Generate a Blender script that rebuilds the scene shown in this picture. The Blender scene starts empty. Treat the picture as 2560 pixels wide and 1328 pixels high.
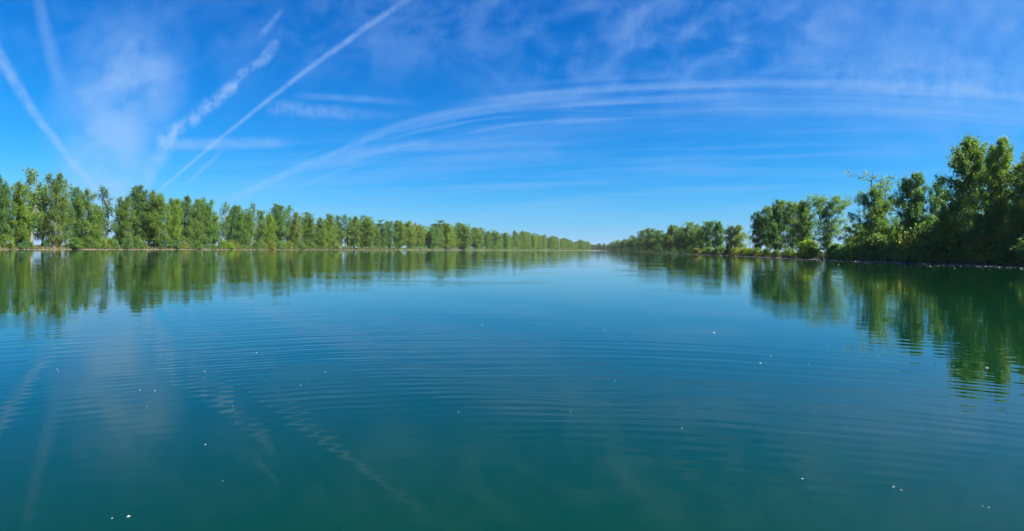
import bpy, math, random
import numpy as np
from mathutils import Matrix, Vector

SC = bpy.context.scene
COL = SC.collection
R = math.radians
random.seed(7)

# ------------------------------------------------------------------ camera
F_PX, CX, HY, SLOPE, CAM_H = 1525.0, 1280.0, 623.3, 0.010, 1.6     # measured on the 2560 px photograph
ROLL = math.atan(SLOPE)
cam_d = bpy.data.cameras.new('camera')
cam = bpy.data.objects.new('camera', cam_d); COL.objects.link(cam)
cam_d.sensor_width = 36.0
cam_d.lens = 36.0 * F_PX / 2560.0
cam_d.shift_y = (HY - 664.0) / 2560.0
cam_d.clip_start, cam_d.clip_end = 0.05, 30000.0
cam.matrix_world = Matrix.Translation((0, 0, CAM_H)) @ Matrix.Rotation(R(90), 4, 'X') @ Matrix.Rotation(ROLL, 4, 'Z')
SC.camera = cam

SUN_AZ, SUN_EL = 104.0, 43.0          # degrees right of the view direction, degrees up
SKY_STRENGTH, SUN_STRENGTH, EXPOSURE = 0.10, 5.0, 1.5
VS = SC.view_settings
VS.view_transform, VS.look, VS.gamma, VS.exposure = 'Standard', 'None', 1.0, EXPOSURE
VS.use_curve_mapping = False
CY = SC.cycles
CY.max_bounces, CY.diffuse_bounces, CY.glossy_bounces = 6, 2, 3
CY.transmission_bounces, CY.volume_bounces, CY.transparent_max_bounces = 3, 0, 8
CY.sample_clamp_indirect = 6.0
CY.use_denoising = True
CY.caustics_reflective = CY.caustics_refractive = False


# ------------------------------------------------------------------ node expressions
class E:
    """A value socket with arithmetic."""
    def __init__(s, nt, sock): s.nt, s.k = nt, sock
    def _m(s, op, *a, clamp=False):
        n = s.nt.nodes.new('ShaderNodeMath'); n.operation = op; n.use_clamp = clamp
        for i, v in enumerate((s,) + a):
            if isinstance(v, E): s.nt.links.new(v.k, n.inputs[i])
            else: n.inputs[i].default_value = v
        return E(s.nt, n.outputs[0])
    def __add__(s, o): return s._m('ADD', o)
    __radd__ = __add__
    def __mul__(s, o): return s._m('MULTIPLY', o)
    __rmul__ = __mul__
    def __sub__(s, o): return s._m('SUBTRACT', o)
    def __rsub__(s, o): return (s * -1.0) + o
    def __truediv__(s, o): return s._m('DIVIDE', o)
    def pw(s, o): return s._m('POWER', o)
    def mx(s, o): return s._m('MAXIMUM', o)
    def mn(s, o): return s._m('MINIMUM', o)
    def sin(s): return s._m('SINE')
    def abs(s): return s._m('ABSOLUTE')
    def sqrt(s): return s._m('SQRT')
    def clamp(s): return s._m('ADD', 0.0, clamp=True)
    def ramp(s, a, b):                                              # smoothstep from a to b
        n = s.nt.nodes.new('ShaderNodeMapRange'); n.interpolation_type = 'SMOOTHSTEP'
        s.nt.links.new(s.k, n.inputs[0])
        if a < b:
            v = (a, b, 0.0, 1.0)
        else:
            v = (b, a, 1.0, 0.0)
        for i in range(4): n.inputs[1 + i].default_value = v[i]
        return E(s.nt, n.outputs[0])


def vec(nt, x, y, z=0.0):
    n = nt.nodes.new('ShaderNodeCombineXYZ')
    for i, v in enumerate((x, y, z)):
        if isinstance(v, E): nt.links.new(v.k, n.inputs[i])
        else: n.inputs[i].default_value = v
    return n.outputs[0]


def noise(nt, v, scale=1.0, detail=3.0, rough=0.5, dist=0.0):
    n = nt.nodes.new('ShaderNodeTexNoise')
    nt.links.new(v, n.inputs['Vector'])
    n.inputs['Scale'].default_value = scale; n.inputs['Detail'].default_value = detail
    n.inputs['Roughness'].default_value = rough; n.inputs['Distortion'].default_value = dist
    return E(nt, n.outputs[0])


# ------------------------------------------------------------------ sky
world = bpy.data.worlds.new('World'); SC.world = world
world.use_nodes = True
nt = world.node_tree; nt.nodes.clear()
out = nt.nodes.new('ShaderNodeOutputWorld')
bg = nt.nodes.new('ShaderNodeBackground')
nt.links.new(bg.outputs[0], out.inputs[0])
sky = nt.nodes.new('ShaderNodeTexSky'); sky.sky_type = 'NISHITA'; sky.sun_disc = False
sky.sun_elevation, sky.sun_rotation = R(SUN_EL), R(SUN_AZ)
sky.altitude = 300.0; sky.air_density = 1.0; sky.dust_density = 0.3; sky.ozone_density = 2.2
gam = nt.nodes.new('ShaderNodeGamma'); gam.inputs[1].default_value = 1.0
sepc = nt.nodes.new('ShaderNodeSeparateColor'); nt.links.new(sky.outputs[0], sepc.inputs[0])
cr, cg, cb = (E(nt, sepc.outputs[i]) for i in range(3))
# a phone's saturated rendering of a clear sky: the same grade over the whole sky
GAIN = 2.0 ** -EXPOSURE
cr, cg, cb = (cr * SKY_STRENGTH).pw(2.7) * (0.66 * GAIN), (cg * SKY_STRENGTH).pw(1.2) * (0.96 * GAIN), (cb * SKY_STRENGTH).pw(0.9) * (1.46 * GAIN)
tc = nt.nodes.new('ShaderNodeTexCoord')
sep = nt.nodes.new('ShaderNodeSeparateXYZ'); nt.links.new(tc.outputs['Generated'], sep.inputs[0])
dx, dy, dz = (E(nt, sep.outputs[i]) for i in range(3))
ahead = dy.ramp(0.12, 0.3)                                          # trails hang in the half of the sky we face
low = (1.0 - dz.mx(0.0)).pw(24.0) * 0.9                           # pale haze low all round the horizon
cr = cr * (1.0 - low) + low * (0.36 * GAIN); cg = cg * (1.0 - low) + low * (0.63 * GAIN); cb = cb * (1.0 - low) + low * (0.98 * GAIN)
yy = dy.mx(0.1)
U, V = dx / yy, dz / yy
PX = U * (F_PX * math.cos(ROLL)) + V * (F_PX * math.sin(ROLL)) + CX   # directions in the photograph's units
PY = HY - (V * (F_PX * math.cos(ROLL)) - U * (F_PX * math.sin(ROLL)))
n_puff = noise(nt, vec(nt, PX / 34.0, PY / 34.0), 1.0, 5.0, 0.6)
n_big = noise(nt, vec(nt, PX / 150.0, PY / 150.0, 3.3), 1.0, 5.0, 0.62, 0.6)
n_fine = noise(nt, vec(nt, PX / 12.0, PY / 12.0, 7.0), 1.0, 3.0, 0.6)
n_wob = noise(nt, vec(nt, PX / 90.0, PY / 90.0, 11.0), 1.0, 2.0, 0.5)


def streak(pts, w, gain, axis, fade=(0.08, 0.15), puff=0.6, wob=10.0):
    """A trail along the quadratic through three points; w = half widths at both ends."""
    A, B = (PX, PY) if axis == 'x' else (PY, PX)
    i, j = (0, 1) if axis == 'x' else (1, 0)
    a0, a1 = pts[0][i], pts[2][i]
    sm = (pts[1][i] - a0) / (a1 - a0)
    c0 = pts[0][j]; t1 = pts[1][j] - c0; t2 = pts[2][j] - c0
    c2 = (t1 - t2 * sm) / (sm * sm - sm); c1 = t2 - c2
    s = (A - a0) / (a1 - a0)
    q = s * (s * c2 + c1) + c0
    d = (B - q + (n_wob - 0.5) * wob) / (s * (w[1] - w[0]) + w[0]).mx(2.0)
    m = (1.0 - d * d).mx(0.0)
    m = m * m
    m = m * s.ramp(-0.001, fade[0]) * s.ramp(1.001, 1.0 - fade[1])
    tex = 1.0 - (1.0 - n_puff.ramp(0.30, 0.68)) * puff
    return m * tex.mx(0.0) * (gain * 0.86)


def blob(x, y, rx, ry, gain, nz, lo, hi, shear=0.0):
    a = (PX - x + (PY - y) * shear) / rx; b = (PY - y) / ry
    m = (1.0 - (a * a + b * b)).mx(0.0)
    return m * nz.ramp(lo, hi) * gain


n_str = noise(nt, vec(nt, (PX + PY * 0.7) / 130.0, (PY - PX * 0.3) / 115.0, 5.0), 1.0, 5.5, 0.58, 0.35)  # mottled thin cirrus
n_hor = noise(nt, vec(nt, PX / 520.0, (PY + PX * 0.03) / 22.0, 9.0), 1.0, 3.0, 0.5)                     # long level strands
def quad(pts):
    (x0, y0), (x1, y1), (x2, y2) = pts
    c = np.polyfit((x0, x1, x2), (y0, y1, y2), 2)
    return PX * (PX * float(c[0]) + float(c[1])) + float(c[2])


def strands(pts, half, gain, x0, x1, fx, fy, seed, lo=0.44, hi=0.74):
    o_ = PY - quad(pts)
    m = 1.0 - (o_ / half) * (o_ / half)
    nz = noise(nt, vec(nt, PX / fx, o_ / fy, seed), 1.0, 3.0, 0.55)
    return m.mx(0.0) * nz.ramp(lo, hi) * PX.ramp(x0, x0 + 0.3 * (x1 - x0)) * PX.ramp(x1, x1 - 0.12 * (x1 - x0)) * gain


masks = [
    strands(((1100, 290), (1750, 240), (2640, 276)), 75.0, 0.18, 950.0, 2800.0, 640.0, 13.0, 21.0),
    strands(((560, 525), (850, 395), (1300, 290)), 62.0, 0.22, 520.0, 1600.0, 330.0, 15.0, 23.0),
    streak(((-90, -60), (92, 290), (266, 502)), (34, 15), 0.56, 'y', (0.42, 0.06), 0.6, 16),
    streak(((60, -190), (120, 100), (185, 330)), (16, 36), 0.26, 'y', (0.45, 0.4), 0.4, 10),
    streak(((1180, -105), (690, 235), (372, 499)), (18, 8), 0.48, 'x', (0.36, 0.05), 0.5, 7),
    streak(((598, 202), (500, 283), (380, 362)), (32, 34), 0.70, 'x', (0.04, 0.15), 1.0, 34),
    streak(((452, 318), (400, 395), (335, 508)), (56, 50), 0.60, 'x', (0.2, 0.04), 0.7, 26),
    streak(((715, 75), (660, 135), (585, 205)), (30, 20), 0.50, 'x', (0.3, 0.1), 1.1, 46),
    streak(((715, 15), (690, 45), (640, 95)), (18, 22), 0.26, 'x', (0.3, 0.3), 0.7, 20),
    streak(((565, 372), (520, 410), (465, 462)), (12, 12), 0.26, 'x', (0.3, 0.1), 0.3, 6),
    streak(((405, 362), (560, 360), (760, 356)), (24, 20), 0.44, 'x', (0.12, 0.3), 0.5, 8),
    streak(((655, 270), (830, 280), (1020, 296)), (34, 14), 0.40, 'x', (0.12, 0.5), 0.8, 14),
    streak(((720, 238), (880, 246), (1080, 262)), (13, 13), 0.26, 'x', (0.2, 0.5), 0.5, 8),
    streak(((560, 510), (760, 415), (1000, 328)), (15, 14), 0.38, 'x', (0.10, 0.4), 0.5, 10),
    streak(((800, 398), (1040, 302), (1320, 262)), (13, 20), 0.26, 'x', (0.3, 0.4), 0.25, 12),
    streak(((740, 440), (930, 378), (1190, 372)), (26, 18), 0.36, 'x', (0.3, 0.4), 0.4, 12),
    streak(((1000, 330), (1250, 268), (1620, 246)), (14, 18), 0.20, 'x', (0.4, 0.4), 0.25, 14),
    streak(((1080, 268), (1700, 214), (2640, 252)), (13, 22), 0.30, 'x', (0.15, 0.02), 0.3, 8),
    streak(((1250, 282), (1900, 244), (2640, 282)), (10, 16), 0.16, 'x', (0.3, 0.02), 0.2, 8),
    streak(((1440, 300), (1950, 270), (2640, 302)), (18, 22), 0.16, 'x', (0.3, 0.05), 0.2, 8),
    streak(((1000, 390), (1300, 335), (1700, 310)), (30, 60), 0.16, 'x', (0.3, 0.5), 0.3, 20),
    streak(((780, 470), (1200, 400), (1600, 392)), (30, 30), 0.16, 'x', (0.3, 0.4), 0.3, 20),
    blob(315, 235, 150, 180, 0.46, n_str, 0.30, 0.72, 0.25),
    blob(290, 250, 190, 300, 0.30, n_wob, 0.1, 0.75, 0.25),
    blob(265, 420, 120, 200, 0.50, n_wob, 0.1, 0.75, 0.1),
    blob(1010, 30, 280, 190, 0.18, n_str, 0.32, 0.75, 0.6),
    blob(1600, 80, 620, 220, 0.22, n_str, 0.36, 0.74),
    blob(2100, 100, 760, 300, 0.20, n_str, 0.28, 0.80),
    blob(2500, 30, 620, 480, 0.26, n_wob, 0.0, 0.8),
    blob(2340, 195, 400, 75, 0.28, n_puff, 0.30, 0.80),
    blob(500, 60, 900, 300, 0.12, n_str, 0.34, 0.8),
    blob(1700, 400, 1300, 190, 0.16, n_hor, 0.40, 0.8),
    blob(900, 490, 1300, 120, 0.18, n_hor, 0.36, 0.8),
]
tr = masks[0]
for m in masks[1:]: tr = 1.0 - (1.0 - tr) * (1.0 - m)
tr = tr * ahead
pl = dz.mx(0.02) + 0.12                                             # thin cirrus all over the rest of the sky
n_c = noise(nt, vec(nt, dx / pl, dy / pl * 0.5, 1.0), 1.7, 6.0, 0.62, 0.5)
cover = (tr + n_c.ramp(0.52, 0.85) * 0.14 * dz.ramp(0.02, 0.2)).mn(0.9)
mix = nt.nodes.new('ShaderNodeMix'); mix.data_type = 'RGBA'
comb = nt.nodes.new('ShaderNodeCombineColor')
for i, c in enumerate((cr, cg, cb)): nt.links.new(c.k, comb.inputs[i])
nt.links.new(cover.k, mix.inputs[0]); nt.links.new(comb.outputs[0], mix.inputs[6])
mix.inputs[7].default_value = (0.40 * GAIN, 0.63 * GAIN, 1.0 * GAIN, 1.0)
nt.links.new(mix.outputs[2], bg.inputs[0])
bg.inputs[1].default_value = 1.0                                   # the sky's own 0.10 is applied before the grade
world.cycles.sampling_method = 'MANUAL'; world.cycles.sample_map_resolution = 512

# ------------------------------------------------------------------ sun
sd = bpy.data.lights.new('sun', 'SUN'); sd.energy = SUN_STRENGTH; sd.angle = R(0.53); sd.color = (1.0, 0.95, 0.86)
sun = bpy.data.objects.new('sun', sd); COL.objects.link(sun)
to_sun = Vector((math.sin(R(SUN_AZ)) * math.cos(R(SUN_EL)), math.cos(R(SUN_AZ)) * math.cos(R(SUN_EL)), math.sin(R(SUN_EL))))
sun.rotation_euler = to_sun.to_track_quat('Z', 'Y').to_euler()
sun.location = to_sun * 60


# ------------------------------------------------------------------ helpers
def pix(px, py):
    """Direction (u, v) of a photo pixel: X = u*Y, Z = CAM_H + v*Y."""
    a, b = (px - CX) / F_PX, (HY - py) / F_PX
    return a * math.cos(ROLL) - b * math.sin(ROLL), a * math.sin(ROLL) + b * math.cos(ROLL)


def on_water(px, py):
    u, v = pix(px, py); Y = CAM_H / -v
    return u * Y, Y


def mesh_np(name, verts, faces, mat, smooth=False):
    """verts (n,3), faces (m,k) with one k."""
    me = bpy.data.meshes.new(name)
    verts = np.asarray(verts, np.float32); faces = np.asarray(faces, np.int32)
    k = faces.shape[1]
    me.vertices.add(len(verts)); me.vertices.foreach_set('co', verts.ravel())
    me.loops.add(faces.size); me.loops.foreach_set('vertex_index', faces.ravel())
    me.polygons.add(len(faces)); me.polygons.foreach_set('loop_start', np.arange(0, faces.size, k, dtype=np.int32))
    me.polygons.foreach_set('use_smooth', np.full(len(faces), smooth))
    me.materials.append(mat); me.update(calc_edges=True)
    return me


def link(name, me, parent=None):
    o = bpy.data.objects.new(name, me); COL.objects.link(o)
    if parent is not None: o.parent = parent
    return o


def tag(o, label=None, cat=None, group=None, kind=None):
    for k, v in (('label', label), ('category', cat), ('group', group), ('kind', kind)):
        if v: o[k] = v
    return o


def new_mat(name):
    m = bpy.data.materials.new(name); m.use_nodes = True
    n = m.node_tree; n.nodes.clear()
    return m, n, n.nodes.new('ShaderNodeOutputMaterial')


def principled(n, rough=0.8, spec=0.3):
    p = n.nodes.new('ShaderNodeBsdfPrincipled')
    p.inputs['Roughness'].default_value = rough; p.inputs['Specular IOR Level'].default_value = spec
    return p


def colour_mix(n, fac, a, b):
    m = n.nodes.new('ShaderNodeMix'); m.data_type = 'RGBA'
    if isinstance(fac, E): n.links.new(fac.k, m.inputs[0])
    else: m.inputs[0].default_value = fac
    for i, c in ((6, a), (7, b)):
        if isinstance(c, tuple): m.inputs[i].default_value = (*c, 1.0)
        else: n.links.new(c, m.inputs[i])
    return m.outputs[2]


# ------------------------------------------------------------------ materials
def leaf_material():
    m, n, o = new_mat('leaf')
    info = n.nodes.new('ShaderNodeObjectInfo'); geo = n.nodes.new('ShaderNodeNewGeometry')
    isl = E(n, geo.outputs['Random Per Island'])
    c = colour_mix(n, isl, (0.070, 0.148, 0.032), (0.170, 0.270, 0.062))
    mul = n.nodes.new('ShaderNodeMix'); mul.data_type = 'RGBA'; mul.blend_type = 'MULTIPLY'
    mul.inputs[0].default_value = 1.0
    n.links.new(c, mul.inputs[6]); n.links.new(info.outputs['Color'], mul.inputs[7])
    p = principled(n, 0.5, 0.35)
    n.links.new(mul.outputs[2], p.inputs['Base Color'])
    t = n.nodes.new('ShaderNodeBsdfTranslucent')
    warm = n.nodes.new('ShaderNodeMix'); warm.data_type = 'RGBA'; warm.blend_type = 'MULTIPLY'
    warm.inputs[0].default_value = 1.0; warm.inputs[7].default_value = (1.7, 1.6, 0.7, 1.0)
    n.links.new(mul.outputs[2], warm.inputs[6]); n.links.new(warm.outputs[2], t.inputs[0])
    s = n.nodes.new('ShaderNodeMixShader'); s.inputs[0].default_value = 0.50
    n.links.new(p.outputs[0], s.inputs[1]); n.links.new(t.outputs[0], s.inputs[2])
    n.links.new(s.outputs[0], o.inputs[0])
    return m


def bark_material(name, a, b):
    m, n, o = new_mat(name)
    tcn = n.nodes.new('ShaderNodeTexCoord'); mp = n.nodes.new('ShaderNodeMapping')
    mp.inputs['Scale'].default_value = (6, 6, 1.2)
    n.links.new(tcn.outputs['Object'], mp.inputs[0])
    p = principled(n, 0.9, 0.2)
    n.links.new(colour_mix(n, noise(n, mp.outputs[0], 1.5, 4).ramp(0.35, 0.7), a, b), p.inputs['Base Color'])
    n.links.new(p.outputs[0], o.inputs[0])
    return m


def ground_material():
    m, n, o = new_mat('bank_soil_and_grass')
    tcn = n.nodes.new('ShaderNodeTexCoord'); v = tcn.outputs['Object']
    p = principled(n, 0.95, 0.1)
    c = colour_mix(n, noise(n, v, 0.25, 5).ramp(0.35, 0.65), (0.05, 0.075, 0.02), (0.085, 0.085, 0.04))
    c = colour_mix(n, noise(n, v, 1.7, 4).ramp(0.5, 0.75), c, (0.11, 0.085, 0.055))
    n.links.new(c, p.inputs['Base Color']); n.links.new(p.outputs[0], o.inputs[0])
    return m


def shore_material():
    m, n, o = new_mat('dried_mud')
    tcn = n.nodes.new('ShaderNodeTexCoord'); v = tcn.outputs['Object']
    p = principled(n, 0.9, 0.2)
    c = colour_mix(n, noise(n, v, 0.5, 5).ramp(0.3, 0.7), (0.06, 0.05, 0.036), (0.17, 0.145, 0.115))
    n.links.new(c, p.inputs['Base Color']); n.links.new(p.outputs[0], o.inputs[0])
    return m


def fluff_material():
    m, n, o = new_mat('poplar_fluff')
    p = principled(n, 0.9, 0.1)
    geo = n.nodes.new('ShaderNodeNewGeometry')
    n.links.new(colour_mix(n, E(n, geo.outputs['Random Per Island']), (0.14, 0.14, 0.12), (0.45, 0.45, 0.43)), p.inputs['Base Color'])
    n.links.new(p.outputs[0], o.inputs[0])
    return m


def dry_material():
    m, n, o = new_mat('dry_reed')
    p = principled(n, 0.9, 0.1); geo = n.nodes.new('ShaderNodeNewGeometry')
    n.links.new(colour_mix(n, E(n, geo.outputs['Random Per Island']), (0.07, 0.09, 0.025), (0.17, 0.135, 0.08)), p.inputs['Base Color'])
    n.links.new(p.outputs[0], o.inputs[0])
    return m


def water_material():
    m, n, o = new_mat('lake_water')
    tcn = n.nodes.new('ShaderNodeTexCoord'); v = tcn.outputs['Object']
    sp = n.nodes.new('ShaderNodeSeparateXYZ'); n.links.new(v, sp.inputs[0])
    x, y = E(n, sp.outputs[0]), E(n, sp.outputs[1])
    # rings spreading from the landing stage we stand on, in drifting packets
    ox, oy = 0.6, -1.5
    r = ((x - ox) * (x - ox) + (y - oy) * (y - oy)).sqrt()
    wob = noise(n, v, 0.22, 3.0, 0.55)
    rr = r + (wob - 0.5) * 0.9
    p1 = noise(n, vec(n, x * 0.16, y * 0.22, 1.0), 1.0, 2.0).ramp(0.42, 0.68)
    p2 = noise(n, vec(n, x * 0.09, y * 0.16, 5.0), 1.0, 2.0).ramp(0.45, 0.70)
    p3 = noise(n, vec(n, x * 0.05, y * 0.07, 9.0), 1.0, 2.0).ramp(0.40, 0.70)
    h = (rr * (2 * math.pi / 0.23)).sin() * p1 * RIP[0]
    h = h + (rr * (2 * math.pi / 0.44) + wob * 3.0).sin() * p2 * RIP[1]
    h = h + (rr * (2 * math.pi / 1.05) + wob * 5.0).sin() * p3 * RIP[2]
    h = h + (noise(n, vec(n, x * 0.8, rr * 1.6, 2.0), 1.0, 3.0, 0.5) - 0.5) * RIP[3]
    h = h + (noise(n, vec(n, x * 3.0, y * 5.5, 6.0), 1.0, 2.0, 0.5) - 0.5) * 0.0006
    h = h + (noise(n, vec(n, x * 0.12, rr * 0.5, 4.0), 1.0, 2.0, 0.5) - 0.5) * RIP[4]
    b = n.nodes.new('ShaderNodeBump'); b.inputs['Strength'].default_value = 1.0; b.inputs['Distance'].default_value = 1.0
    n.links.new(h.k, b.inputs['Height'])
    p = principled(n, 0.0, 0.5); p.inputs['IOR'].default_value = 1.333
    c = colour_mix(n, noise(n, v, 0.05, 3.0).ramp(0.3, 0.7), WATER[0], WATER[1])
    n.links.new(c, p.inputs['Base Color'])
    p.inputs['Roughness'].default_value = 0.012
    n.links.new(b.outputs[0], p.inputs['Normal'])
    n.links.new(p.outputs[0], o.inputs[0])
    return m


RIP = (0.00042, 0.00070, 0.00075, 0.0009, 0.0009)                     # wave heights in metres
WATER = ((0.0012, 0.0235, 0.0072), (0.0018, 0.0272, 0.0095))
M_LEAF = leaf_material()
M_PALE = bark_material('pale_bark', (0.12, 0.10, 0.08), (0.26, 0.22, 0.175))
M_DARK = bark_material('dark_bark', (0.05, 0.042, 0.032), (0.13, 0.11, 0.085))
M_RUST = bark_material('rusty_bark', (0.16, 0.085, 0.045), (0.27, 0.16, 0.09))
M_GROUND, M_SHORE, M_FLUFF, M_DRY, M_WATER = ground_material(), shore_material(), fluff_material(), dry_material(), water_material()

# ------------------------------------------------------------------ the lake's outline
LEFT = np.array([(-120, -60), (-165, 20), (-163, 100), (-155, 181), (-140, 290), (-97, 519), (22, 940), (150, 1330), (190, 1440)], float)
RIGHT = np.array([(45, -55), (62, 10), (65, 45), (66, 79), (66, 108), (74, 181), (100, 364), (173, 976), (216, 1380), (222, 1435)], float)


def dense(P, step=4.0):
    seg = np.hypot(*np.diff(P, axis=0).T); s = np.r_[0, np.cumsum(seg)]
    t = np.arange(0, s[-1], step)
    Q = np.c_[np.interp(t, s, P[:, 0]), np.interp(t, s, P[:, 1])]
    k = np.ones(9) / 9                                              # round the corners
    for c in (0, 1):
        pad = np.r_[np.full(4, Q[0, c]), Q[:, c], np.full(4, Q[-1, c])]
        Q[:, c] = np.convolve(pad, k, 'valid')
    return Q


rng = np.random.default_rng(3)
LB, RB = dense(LEFT), dense(RIGHT)
wig = lambda n, a: np.convolve(rng.normal(0, a, n + 4), np.ones(5) / 5, 'valid')


def normals(P, side):
    t = np.gradient(P, axis=0); t /= np.hypot(t[:, 0], t[:, 1])[:, None]
    return np.c_[-t[:, 1], t[:, 0]] * side                          # pointing inland


LN, RN = normals(LB, 1), normals(RB, -1)
LB = LB + LN * wig(len(LB), 1.1)[:, None]; RB = RB + RN * wig(len(RB), 0.8)[:, None]
OUT = np.vstack([LB, RB[::-1]])                                     # clockwise: up the left bank, down the right
ON = np.vstack([LN, RN[::-1]])
n_o = len(OUT)
PROFILE = [(-2.5, -0.7), (0.0, -0.03), (0.22, 0.07), (1.6, 0.30), (4.0, 0.75), (9.0, 1.0), (40.0, 1.1)]


def land_z(off):
    return float(np.interp(off, [p[0] for p in PROFILE], [p[1] for p in PROFILE]))


ctr = np.array([0.0, 600.0])
rings = [np.c_[OUT + ON * o, np.full(n_o, z) + (rng.normal(0, 0.05, n_o) if 0.3 < o < 30 else 0)] for o, z in PROFILE[3:]]
far = np.c_[ctr + (OUT - ctr) / np.hypot(*(OUT - ctr).T)[:, None] * 4200.0, np.full(n_o, 1.1)]
rings.append(far)


def sheet(name, rings, mat):
    v = np.vstack(rings); f = []
    for k in range(len(rings) - 1):
        i = np.arange(n_o); j = (i + 1) % n_o
        f.append(np.c_[k * n_o + i, (k + 1) * n_o + i, (k + 1) * n_o + j, k * n_o + j])
    return link(name, mesh_np(name, v, np.vstack(f), mat, True))


tag(sheet('ground', rings, M_GROUND), kind='structure')
srings = [np.c_[OUT + ON * o, np.full(n_o, z)] for o, z in PROFILE[:3]] + [rings[0]]
tag(sheet('shoreline', srings, M_SHORE), kind='structure')
import bmesh
bm = bmesh.new()
wv = [bm.verts.new((p[0] + q[0] * 0.6, p[1] + q[1] * 0.6, 0.0)) for p, q in zip(OUT, ON)]
bm.faces.new(wv); bmesh.ops.triangulate(bm, faces=bm.faces[:]); bmesh.ops.recalc_face_normals(bm, faces=bm.faces[:])
if bm.faces[0].normal.z < 0 if hasattr(bm.faces, 'ensure_lookup_table') and not bm.faces.ensure_lookup_table() else False:
    bmesh.ops.reverse_faces(bm, faces=bm.faces[:])
me = bpy.data.meshes.new('lake_water'); bm.to_mesh(me); bm.free(); me.materials.append(M_WATER)
tag(link('lake_water', me), kind='structure')


# ------------------------------------------------------------------ plants
def tube(pts, rad, sides=5):
    """Vertices and quads of a tube along pts."""
    pts = np.asarray(pts, float); k = len(pts)
    t = np.gradient(pts, axis=0); t /= np.linalg.norm(t, axis=1)[:, None] + 1e-9
    ref = np.array([1.0, 0.13, 0.07])
    a = np.cross(t, ref); a /= np.linalg.norm(a, axis=1)[:, None] + 1e-9
    b = np.cross(t, a)
    th = np.linspace(0, 2 * np.pi, sides, endpoint=False)
    v = pts[:, None, :] + (a[:, None, :] * np.cos(th)[None, :, None] + b[:, None, :] * np.sin(th)[None, :, None]) * np.asarray(rad)[:, None, None]
    f = []
    for i in range(k - 1):
        for s in range(sides):
            q = (s + 1) % sides
            f.append((i * sides + s, i * sides + q, (i + 1) * sides + q, (i + 1) * sides + s))
    return v.reshape(-1, 3), np.array(f)


def join(parts):
    vs, fs, n = [], [], 0
    for v, f in parts:
        vs.append(v); fs.append(f + n); n += len(v)
    return np.vstack(vs), np.vstack(fs)


def leaves(cen, size, g, up=0.7):
    """One small pointed four-sided leaf per centre."""
    n = len(cen)
    nor = g.normal(size=(n, 3)); nor[:, 2] += up; nor /= np.linalg.norm(nor, axis=1)[:, None]
    a = np.cross(nor, g.normal(size=(n, 3))); a /= np.linalg.norm(a, axis=1)[:, None]
    b = np.cross(nor, a)
    s = (size * g.uniform(0.6, 1.25, n))[:, None]
    fold = nor * s * 0.12
    v = np.stack([cen - a * s * 0.55, cen + b * s * 0.36 + fold, cen + a * s * 0.62, cen - b * s * 0.36 + fold], 1).reshape(-1, 3)
    return v, np.arange(4 * n).reshape(-1, 4)


PROF = {
    'poplar': lambda t: np.clip((t + 0.04) ** 0.45 * np.clip(1 - t, 0, 1) ** 0.62 * 1.62, 0, 1),
    'dome': lambda t: np.sqrt(np.clip(1 - (1.75 * t - 0.80) ** 2 * (1.0 if True else 0), 0.02, 1)),
    'column': lambda t: np.clip(np.minimum(0.55 + t * 1.2, 1) * np.clip(1.08 - t, 0, 1) ** 0.5, 0, 1),
    'willow': lambda t: np.clip((t + 0.08) ** 0.8 * 1.05, 0, 1) * np.clip(1.12 - t, 0, 1) ** 0.28,
    'blunt': lambda t: np.clip((t + 0.05) ** 0.42 * np.clip(1.03 - t, 0, 1) ** 0.40 * 1.38, 0, 1),
    'giant': lambda t: np.clip((t + 0.10) ** 0.40 * np.clip(1.02 - t, 0, 1) ** 0.58 * 1.40, 0, 1),
    'mound': lambda t: np.sqrt(np.clip(1 - (t * 0.97) ** 2.4, 0, 1)),
}


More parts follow.
